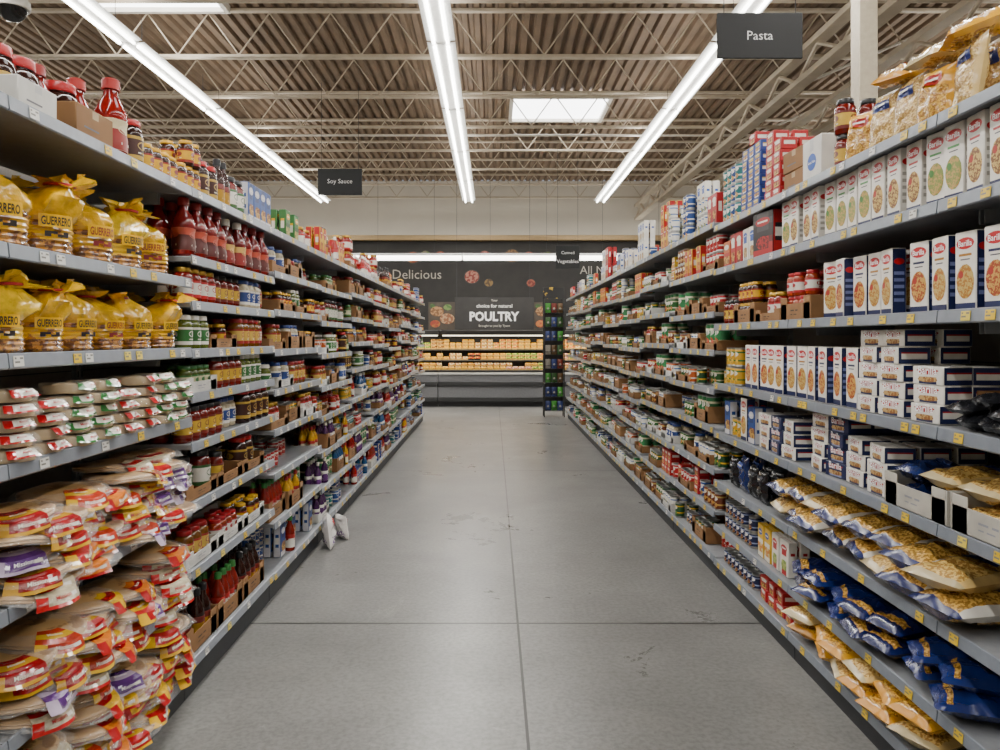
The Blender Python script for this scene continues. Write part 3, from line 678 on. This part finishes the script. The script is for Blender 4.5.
# ---------------------------------------------------------------- floor
def floor_mat():
    m=D.materials.new('polished_concrete'); m.use_nodes=True; nt=m.node_tree;n=nt.nodes;L=nt.links;b=n['Principled BSDF']
    tc=n.new('ShaderNodeTexCoord')
    def noi(s,det=5,r=.6,dist=0):
        x=n.new('ShaderNodeTexNoise'); x.inputs['Scale'].default_value=s; x.inputs['Detail'].default_value=det; x.inputs['Roughness'].default_value=r; x.inputs['Distortion'].default_value=dist
        L.new(tc.outputs['Object'],x.inputs['Vector']); return x
    def ramp(src,ps):
        r=n.new('ShaderNodeValToRGB'); e=r.color_ramp.elements
        while len(e)<len(ps): e.new(.5)
        for q,(p,c) in zip(e,ps): q.position=p; q.color=(*lin(c),1)
        L.new(src,r.inputs['Fac']); return r
    def mix(f,a,b_,t='MIX'):
        x=n.new('ShaderNodeMix'); x.data_type='RGBA'; x.blend_type=t
        if isinstance(f,float): x.inputs[0].default_value=f
        else: L.new(f,x.inputs[0])
        L.new(a,x.inputs[6])
        if isinstance(b_,tuple): x.inputs[7].default_value=b_
        else: L.new(b_,x.inputs[7])
        return x.outputs[2]
    n1=noi(1.2,10,.7); base=ramp(n1.outputs['Fac'],[(.3,'#6e6d6b'),(.5,'#7b7a78'),(.7,'#898885')])
    n2=noi(45,4); spk=ramp(n2.outputs['Fac'],[(.35,'#888888'),(.6,'#ffffff')])
    c=mix(.4,base.outputs['Color'],spk.outputs['Color'],'MULTIPLY')
    n3=noi(.9,12,.75,.6); st=ramp(n3.outputs['Fac'],[(.54,'#000000'),(.64,'#808080')])
    c=mix(st.outputs['Color'],c,(*lin('#97958f'),1))
    n4=noi(2.2,12,.8,1.5); s4=ramp(n4.outputs['Fac'],[(.60,'#000000'),(.625,'#909090'),(.65,'#000000')])
    c=mix(s4.outputs['Color'],c,(*lin('#acaaa4'),1))
    sp=n.new('ShaderNodeSeparateXYZ'); L.new(tc.outputs['Object'],sp.inputs[0])
    def mth(op,a,b_=None):
        x=n.new('ShaderNodeMath'); x.operation=op
        for k,v in enumerate((a,b_)):
            if v is None: continue
            if isinstance(v,(int,float)): x.inputs[k].default_value=v
            else: L.new(v,x.inputs[k])
        return x.outputs[0]
    dx=mth('PINGPONG',mth('ADD',sp.outputs['X'],-.13),2.35)
    dy=mth('PINGPONG',mth('ADD',sp.outputs['Y'],-4.1),2.37)
    sm=mth('MAXIMUM',mth('LESS_THAN',dx,.006),mth('LESS_THAN',dy,.009))
    c=mix(sm,c,(*lin('#2c2b29'),1))
    L.new(c,b.inputs['Base Color'])
    rr=n.new('ShaderNodeMapRange'); L.new(n3.outputs['Fac'],rr.inputs[0]); rr.inputs[1].default_value=.35; rr.inputs[2].default_value=.65; rr.inputs[3].default_value=.26; rr.inputs[4].default_value=.38
    L.new(rr.outputs[0],b.inputs['Roughness']); b.inputs['Specular IOR Level'].default_value=.45
    return m
fm=floor_mat(); b=MB(); b.quad((-14,-5,0),(14,-5,0),(14,20.4,0),(-14,20.4,0),fm); obj('floor',b,kind='structure')
UW=mat('#d6cfc0',.7,var=.03,scale=2)
def wall(nm,c,s,m=UW): obj(nm,MB().cbox(c,s,m,.001),kind='structure')
wall('wall_back',(0,20.5,2.8),(28.4,.2,5.6)); wall('wall_front',(0,-5.1,2.8),(28.4,.2,5.6)); wall('wall_left',(-14.1,8,2.8),(.2,26,5.6)); wall('wall_right',(14.1,8,2.8),(.2,26,5.6))
DK=mat('#75614c',.7,var=.2,scale=2); b=MB(); x=-14.0; p=.16
while x<14:
    z0,z1=5.6,5.66
    pts=[(x,z0),(x+.07,z0),(x+.09,z1),(x+.14,z1),(x+p,z0)]
    for (a_,c_) in zip(pts,pts[1:]): b.quad((a_[0],-5,a_[1]),(a_[0],20.5,a_[1]),(c_[0],20.5,c_[1]),(c_[0],-5,c_[1]),DK)
    x+=p
obj('ceiling',b,kind='structure')
JM=mat('#bdb09a',.5,var=.1,scale=4); JW=mat('#d8d2c6',.5,var=.05,scale=4)
bc=MB().cbox((0,-.022,0),(27.8,.036,.034),JM,.002).cbox((0,.022,0),(27.8,.036,.034),JM,.002)
web=MB(); x=-13.8; k=0
while x<13.7:
    web.tube((x,.0,.02 if k%2==0 else .54),(x+.38,.0,.54 if k%2==0 else .02),.010,JM,5); x+=.38; k+=1
bcm=bc.build('chord'); wbm=web.build('web')
for i in range(12):
    y=1.6+i*1.62
    o=obj('bar_joist',None,(0,y,5.0),label='tan steel open-web bar joist under roof deck',category='roof joist',group='steel bar joists under the roof')
    obj('bottom_chord',bcm,parent=o); obj('top_chord',bcm,(0,0,.57),parent=o); obj('web',wbm,parent=o)
for gx in(3.75,4.9,-8.6):
    o=obj('joist_girder',None,(gx,8,4.6),label='deep beige steel truss girder carrying the joists',category='roof girder',group='steel girders')
    for nm,zz in (('bottom_chord',0),('top_chord',.34)):
        obj(nm,MB().cbox((0,0,0),(.16,24.6,.07),JM,.003),(0,0,zz),parent=o)
    w_=MB(); y=-12.2; k=0
    while y<12.0:
        w_.tube((0,y,.03 if k%2 else .31),(0,y+.6,.31 if k%2 else .03),.026,JM,6); y+=.6; k+=1
    obj('web',w_,parent=o)
for k in range(5):
    y=3.0+k*3.24
    o=obj('cross_brace',MB().tube((3.8,y+.4,4.66),(5.9,y+.4,5.56),.02,JW,6),label='pale diagonal steel brace near the roof girder',category='roof brace',group='diagonal roof braces')
o=obj('square_column',None,(2.95,6.2,0),label='off-white square steel column rising to the roof',category='column')
obj('shaft',MB().cbox((0,0,2.8),(.15,.15,5.56),mat('#a59a86',.6),.008),parent=o); obj('base_plate',MB().cbox((0,0,.02),(.3,.3,.04),mat('#8a8a88',.5),.005),parent=o)
o=obj('security_dome',None,(-3.45,5.6,3.86),label='small dark security camera dome hanging from a stem',category='security camera')
s=MB().lathe([(0,-.09),(.05,-.08),(.085,-.045),(.1,0)],mat('#151515',.1),20); obj('dome',s,parent=o)
obj('housing',MB().lathe([(.1,0),(.115,.0),(.115,.06),(.07,.1),(.02,.12),(0,.12)],mat('#c8c4ba',.5),20),parent=o); obj('stem',MB().tube((0,0,.11),(0,0,1.74),.012,JW,8),parent=o)
for y,z in((7.4,4.93),(13.2,4.93)):
    o=obj('sprinkler_pipe',MB().tube((-13.95,y,z),(13.95,y,z),.02,JW,8),label='thin pale sprinkler pipe across the ceiling',category='pipe',group='sprinkler pipes')
o=obj('sprinkler_pipe',MB().tube((-6.2,0,4.956),(-6.2,20.2,4.956),.025,JW,8),label='thin pale pipe running along the ceiling',category='pipe',group='sprinkler pipes')
SKY=mat('#ffffff',.5,emit=7,var=.02)
for cx,cy in((1.15,13.75),(-4.1,8.89),(1.1,4.03)):
    o=obj('skylight',None,(cx,cy,5.57),label='bright square skylight in the roof deck',category='skylight',group='roof skylights')
    obj('diffuser',MB().cbox((0,0,0),(1.6,1.36,.02),SKY,.002),parent=o)
    f=MB()
    for s in(-1,1): f.cbox((s*.83,0,-.02),(.06,1.48,.1),JW,.004); f.cbox((0,s*.71,-.02),(1.6,.06,.1),JW,.004)
    obj('frame',f,parent=o)
# fluorescent fixtures
TUBE=mat('#fffdf6',.4,emit=14,var=.01); HOUS=mat('#e8e8e6',.4)
hm=MB().cbox((0,0,.05),(.1,2.36,.07),HOUS,.006)
for s in(-1,1):
    hm.quad((s*.02,-1.18,.02),(s*.02,1.18,.02),(s*.15,1.18,.04),(s*.15,-1.18,.04),HOUS)
hm=hm.build('housing'); tm=MB().tube((0,-1.15,0),(0,1.15,0),.017,TUBE,10).build('tube')
wm=MB().tube((0,-.9,.08),(0,-.9,.4),.003,DARKM,5).tube((0,.9,.08),(0,.9,.4),.003,DARKM,5).build('hanger_wire')
def fixture(x,y,z,rot=0,lab='white fluorescent strip light with two bare tubes'):
    o=obj('fluorescent_light',None,(x,y,z),(0,0,rot),label=lab,category='ceiling light',group='rows of fluorescent strip lights')
    obj('housing',hm,parent=o)
    for s in(-1,1): obj('tube',tm,(s*.075,0,0),parent=o)
    obj('hanger_wire',wm,parent=o)
LX=(-3.85,-.55,2.45)
for x in LX:
    for i in range(7): fixture(x,1.2+i*2.4+1.2-.15,4.6)
for x in(-7.2,5.9):  # outer rows hidden from view, added for their extra light
    for i in range(7): fixture(x,1.2+i*2.4+1.05,4.6)
LENS=mat('#fffaf0',.4,emit=8,var=.01)
hz=MB().cbox((0,0,.07),(2.38,.2,.05),HOUS,.006).build('housing'); lz=MB().cbox((0,0,0),(2.36,.16,.09),LENS,.02).build('diffuser')
wz_=MB().tube((-.6,0,.09),(-.6,0,1.77),.003,DARKM,5).tube((.6,0,.09),(.6,0,1.77),.003,DARKM,5).build('hanger_wire')
for i in range(3):
    o=obj('fluorescent_light',None,(-1.85+i*2.39,16.6,3.2),label='white strip light with glowing diffuser above the meat case',category='ceiling light',group='strip lights above the meat case')
    obj('housing',hz,parent=o); obj('diffuser',lz,parent=o); obj('hanger_wire',wz_,parent=o)
def area(x,y,z,sx,sy,e,up=False,rot=0,col=(1,.97,.92)):
    l=D.lights.new('strip','AREA'); l.shape='RECTANGLE'; l.size=sx; l.size_y=sy; l.energy=e; l.color=col
    o=D.objects.new('area_lamp',l); COL.objects.link(o); o.location=(x,y,z); o.rotation_euler=(pi if up else 0,0,rot)
for x in LX+(-7.2,5.9):
    area(x,9.0,4.612,.13,16.8,410); area(x,9.0,4.72,.1,16.8,105,True)  # the second faces up, added to brighten the ceiling
    area(x,-1.5,4.612,.13,5,100)  # unseen lamps over and behind the camera, without fixtures, added for light
area(.55,16.6,3.14,7,.1,50)
area(0,19.6,3.3,22,.3,160,True)  # added uplight hidden behind the partition, brightens the upper back wall
# ---------------------------------------------------------------- rear sign wall
CH=mat('#211f1d',.7,var=.25,scale=3)
wall('wall_partition',(0,18.6,1.9),(20,.2,3.8),CH)
obj('trim_1',MB().cbox((0,18.48,3.86),(20,.3,.12),mat('#9c835c',.6),.01),kind='structure')
mu=MB()
Wt=mat('#bdb7ab',.6); Wd=mat('#a09a8f',.6)
mu.cbox((0,.004,0),(9,.006,1.5),CH,.001)
mu.text('Delicious',1.15,-1.8,.16,flat(-.001),Wd,bold=-.004); mu.text('All Natural',1.2,2.66,.26,flat(-.001),Wd,bold=-.004)
for cx,cz,r,c1,c2 in((-.5,.1,.17,'#6e241a','#9c6856'),(-.1,-.04,.10,'#4a361e','#7a5e30'),(-1.9,.56,.15,'#7a3616','#9c6424'),(-1.6,.62,.11,'#7a6e5a','#48642e'),(-1.25,.6,.12,'#6a2216','#884222'),(.45,.6,.17,'#563e26','#7c5c34'),(.85,.6,.11,'#6a1e18','#8a4230'),(-2.9,.5,.16,'#304416','#546228'),(3.6,-.2,.2,'#4a2018','#784e42'),(-3.3,-.2,.18,'#483420','#786040'),(1.3,.58,.13,'#2a3c18','#4c5828'),(-.2,.6,.13,'#68241e','#94544a'),(.9,-.05,.1,'#6a2018','#8e4c36')):
    mu.disc(cx,cz,r*1.12,r*1.0,flat(-.001),mat('#302d2a',.6),20); mu.disc(cx,cz,r,r*.88,flat(-.002),mat(c1,.6,c2=c2,scale=14,thr=.5),20)
obj('wall_mural',mu,(0,18.485,2.85),label='charcoal chalkboard mural with food pictures and white lettering',category='wall sign')
# poultry sign
o=obj('poultry_sign',None,(0,17.0,0),label='dark hanging chalkboard sign with white lettering and food pictures',category='sign')
sg=MB(); sg.cbox((.03,0,2.03),(1.72,.03,.70),mat('#262422',.6,var=.2,scale=5),.004)
f=flat(-.017)
sg.text('POULTRY',1.08,.03,1.97,f,mat('#f4f2ee',.5),bold=.035,vs=1.1)
sg.text('Your',.14,.03,2.32,f,Wt); sg.text('choice for natural',.78,.03,2.2,f,mat('#e8e6e0',.5),bold=.01); sg.text('Brought to you by Tyson',.68,.03,1.76,f,Wt,bold=.002)
obj('panel',sg,parent=o)
for sx in(-1,1):
    q=MB().cbox((.03+sx*1.15,.02,1.98),(.58,.02,.60),mat('#3e352c',.6,var=.3,scale=6),.004)
    for a_,b_,r_,c1,c2 in((-.1,.1,.15,'#9c744c','#684626'),(.12,-.06,.16,'#a88662','#7c4e32'),(-.14,-.17,.11,'#8e3622','#a2622a'),(.13,.19,.09,'#3c5e28','#60783c'),(-.2,.22,.06,'#3c5e28','#2e4820')):
        q.disc(.03+sx*1.15+a_,1.98+b_,r_,r_*.72,flat(.0085-r_*.01),mat(c1,.6,c2=c2,scale=16,thr=.5),14)
    obj('picture_panel',q,parent=o)
wr=MB()
for s in(-.79,.80): wr.tube((s,0,2.37),(s,0,4.98),.004,DARKM,5)
obj('hanger_wire',wr,parent=o)
# refrigerated cases
def caseunit(xc,xl):
    o=obj('refrigerated_display_case',None,(xc,17.0,0),label='long open refrigerated meat case with grey front bumper',category='display case',group='refrigerated cases along the wall')
    w=xl-.01
    b=MB().cbox((0,.45,.42),(w,.9,.62),mat('#68686a',.4),.01); b.cbox((0,.5,.055),(w,.85,.1),TK,.004)
    b.cbox((0,1.3,.85),(w,.12,1.68),mat('#5a5a58',.5),.005); b.cbox((0,1.02,.42),(w,.45,.62),DARKM,.004); obj('body',b,parent=o)
    obj('bumper',MB().cbox((0,-.02,.5),(w,.05,.1),TK,.015).cbox((0,-.01,.72),(w,.05,.05),mat('#b0b0ac',.3,.3),.01).cbox((0,-.02,.16),(w,.04,.1),TK,.01),parent=o)
    obj('back_liner',MB().cbox((0,1.22,1.15),(w,.03,.82),mat('#2a2420',.4),.004),parent=o)
    for k,(yy_,zz) in enumerate(((.1,.79),(.6,1.0),(.72,1.24))):
        obj('shelf',MB().cbox((0,yy_+(1.2-yy_)/2,zz-.012),(w,(1.2-yy_),.02),mat('#4a4846',.4),.004),parent=o)
    obj('canopy',MB().cbox((0,.95,1.62),(w,.62,.1),mat('#2e2c2a',.4),.01),parent=o)
    obj('case_lamp',MB().tube((-w/2+.05,.7,1.555),(w/2-.05,.7,1.555),.012,mat('#fff0d8',.4,emit=4),8),parent=o)
for k in range(5): caseunit(-4.8+k*2.4,2.4)
area(0,17.4,1.56,11,.08,110,col=(1,.86,.6))
PK=[]
for c1,c2,lb in(('#d0641c','#e8b84c','orange'),('#dcb024','#c8801c','yellow'),('#c8785c','#d8b0a0','pink'),('#a8281c','#d8901c','red'),('#4e8a2c','#c8c040','green'),('#7a4a1c','#d09c40','brown'),('#d8cc98','#b8641c','cream')):
    b=MB().cbox((0,0,.02),(.135,.15,.035),mat('#1e1e1e' if lb in('red',) else '#b89450',.4),.008)
    b.cbox((0,-.005,.052),(.130,.145,.045),mat(c1,.35,c2=c2,scale=22,thr=.54),.012)
    b.grid(['wy'],{'w':mat(W,.4),'y':mat('#c89a1c',.4)},-.04,.02,-.04,.01,lambda u,v:(u,v,.0752)); PK.append((b.build('meat_package'),lb))
PKW=[0,0,1,1,1,1,2,3,4,4,5,6,6]
for yy_,zz,tl in((.19,.79,1),(.36,.79,2),(.70,1.0,2),(.82,1.24,3)):
    x=-2.2
    kk=0; nxt=0
    while x<2.2:
        if kk>=nxt: mm=PK[R.choice(PKW)]; nxt=kk+R.choice([2,3,4])
        for t in range(tl if R.random()<.8 else max(1,tl-1)):
            M=Matrix.Translation((x,17+yy_,zz+.001+t*.077))
            obj('meat_package',mm[0],M=M,label='wrapped tray of chicken with %s label'%mm[1],category='meat package',group='wrapped poultry trays in the refrigerated case')
        x+=.142; kk+=1
# ---------------------------------------------------------------- hanging signs
def hsign(x,y,z,w,h,txt,bg='#0f1011',lines=None,ts=.5):
    o=obj('hanging_sign',None,(x,y,z),label='near-black rectangular aisle sign with white lettering hanging on wires',category='sign',group='hanging aisle signs')
    b=MB().cbox((0,0,0),(w,.02,h),mat(bg,.75),.003)
    ls=lines or [txt]
    for i,t in enumerate(ls): b.text(t,w*ts*(len(t)/max(len(q) for q in ls)),0,((len(ls)-1)/2-i)*h*.4,flat(-.0115),mat('#d8d8d6',.5),bold=-.004)
    obj('panel',b,parent=o)
    ww=MB()
    for s in(-1,1): ww.tube((s*w*.42,0,h/2),(s*w*.42,0,4.97-z),.003,DARKM,5)
    obj('hanger_wire',ww,parent=o)
hsign(1.88,5.5,3.63,.6,.32,'Pasta',ts=.30); hsign(-2.08,10.6,3.62,.6,.36,'Soy Sauce',ts=.56); hsign(1.37,14.3,2.98,.44,.42,'',lines=['Canned','Vegetables'],ts=.9)
# ---------------------------------------------------------------- end display rack
o=obj('wire_display_rack',None,(1.16,14.9,0),label='tall dark wire rack holding small packets',category='display rack')
b=MB()
for sx in(-.19,.19):
    for sy in(-.14,.14): b.tube((sx,sy,.0),(sx,sy,2.25),.011,TK,6)
b.cbox((0,.15,1.15),(.38,.01,2.1),mat('#1c1a18',.6),.002)
obj('frame',b,parent=o)
for k in range(8):
    q=MB()
    for j in range(6): q.tube((-.19+j*.076,-.14,.12+k*.265),(-.19+j*.076,.14,.12+k*.265),.005,TK,5)
    for j in range(3): q.tube((-.19,-.14+j*.14,.12+k*.265),(.19,-.14+j*.14,.12+k*.265),.005,TK,5)
    q.tube((-.19,-.15,.18+k*.265),(.19,-.15,.18+k*.265),.006,TK,5); obj('basket',q,parent=o)
obj('header',MB().cbox((0,0,2.36),(.4,.03,.22),mat('#1a1a1a',.5,c2='#a8861a',scale=9,thr=.62),.003),parent=o)
pk=[]
for c in('#5a4020','#2a5020','#6a2418','#28366a','#3f8a30','#a8802a','#8a857a'):
    b=MB(); f=b.pillow(.1,.18,.03,lambda u,v,s,c=c:mat(c,.35),nx=5,nz=6,seed=3); b.disc(0,.08,.022,.02,f,mat('#8a867c',.4)); pk.append(b.build('snack_packet'))
for k in range(8):
    for j in range(3):
        if R.random()<.1: continue
        obj('snack_packet',R.choice(pk[3:5]) if k<2 else R.choice(pk),(1.16-.115+j*.115,14.9-.08,.126+k*.265),label='small coloured snack packet in wire rack',category='snack packet',group='packets in the wire rack')
# ---------------------------------------------------------------- world, camera
w=D.worlds.new('world'); C.scene.world=w; w.use_nodes=True
w.node_tree.nodes['Background'].inputs[0].default_value=(.9,.93,1,1); w.node_tree.nodes['Background'].inputs[1].default_value=.4
cam=D.cameras.new('camera'); co=D.objects.new('camera',cam); COL.objects.link(co)
cam.sensor_width=36; cam.lens=28.08; cam.shift_x=.007; cam.shift_y=-.037; cam.clip_start=.05
co.location=(0,0,1.5); co.rotation_euler=(pi/2,0,0); C.scene.camera=co
print('PLACED',len(PL),{k:len(v) for k,v in byk.items()})
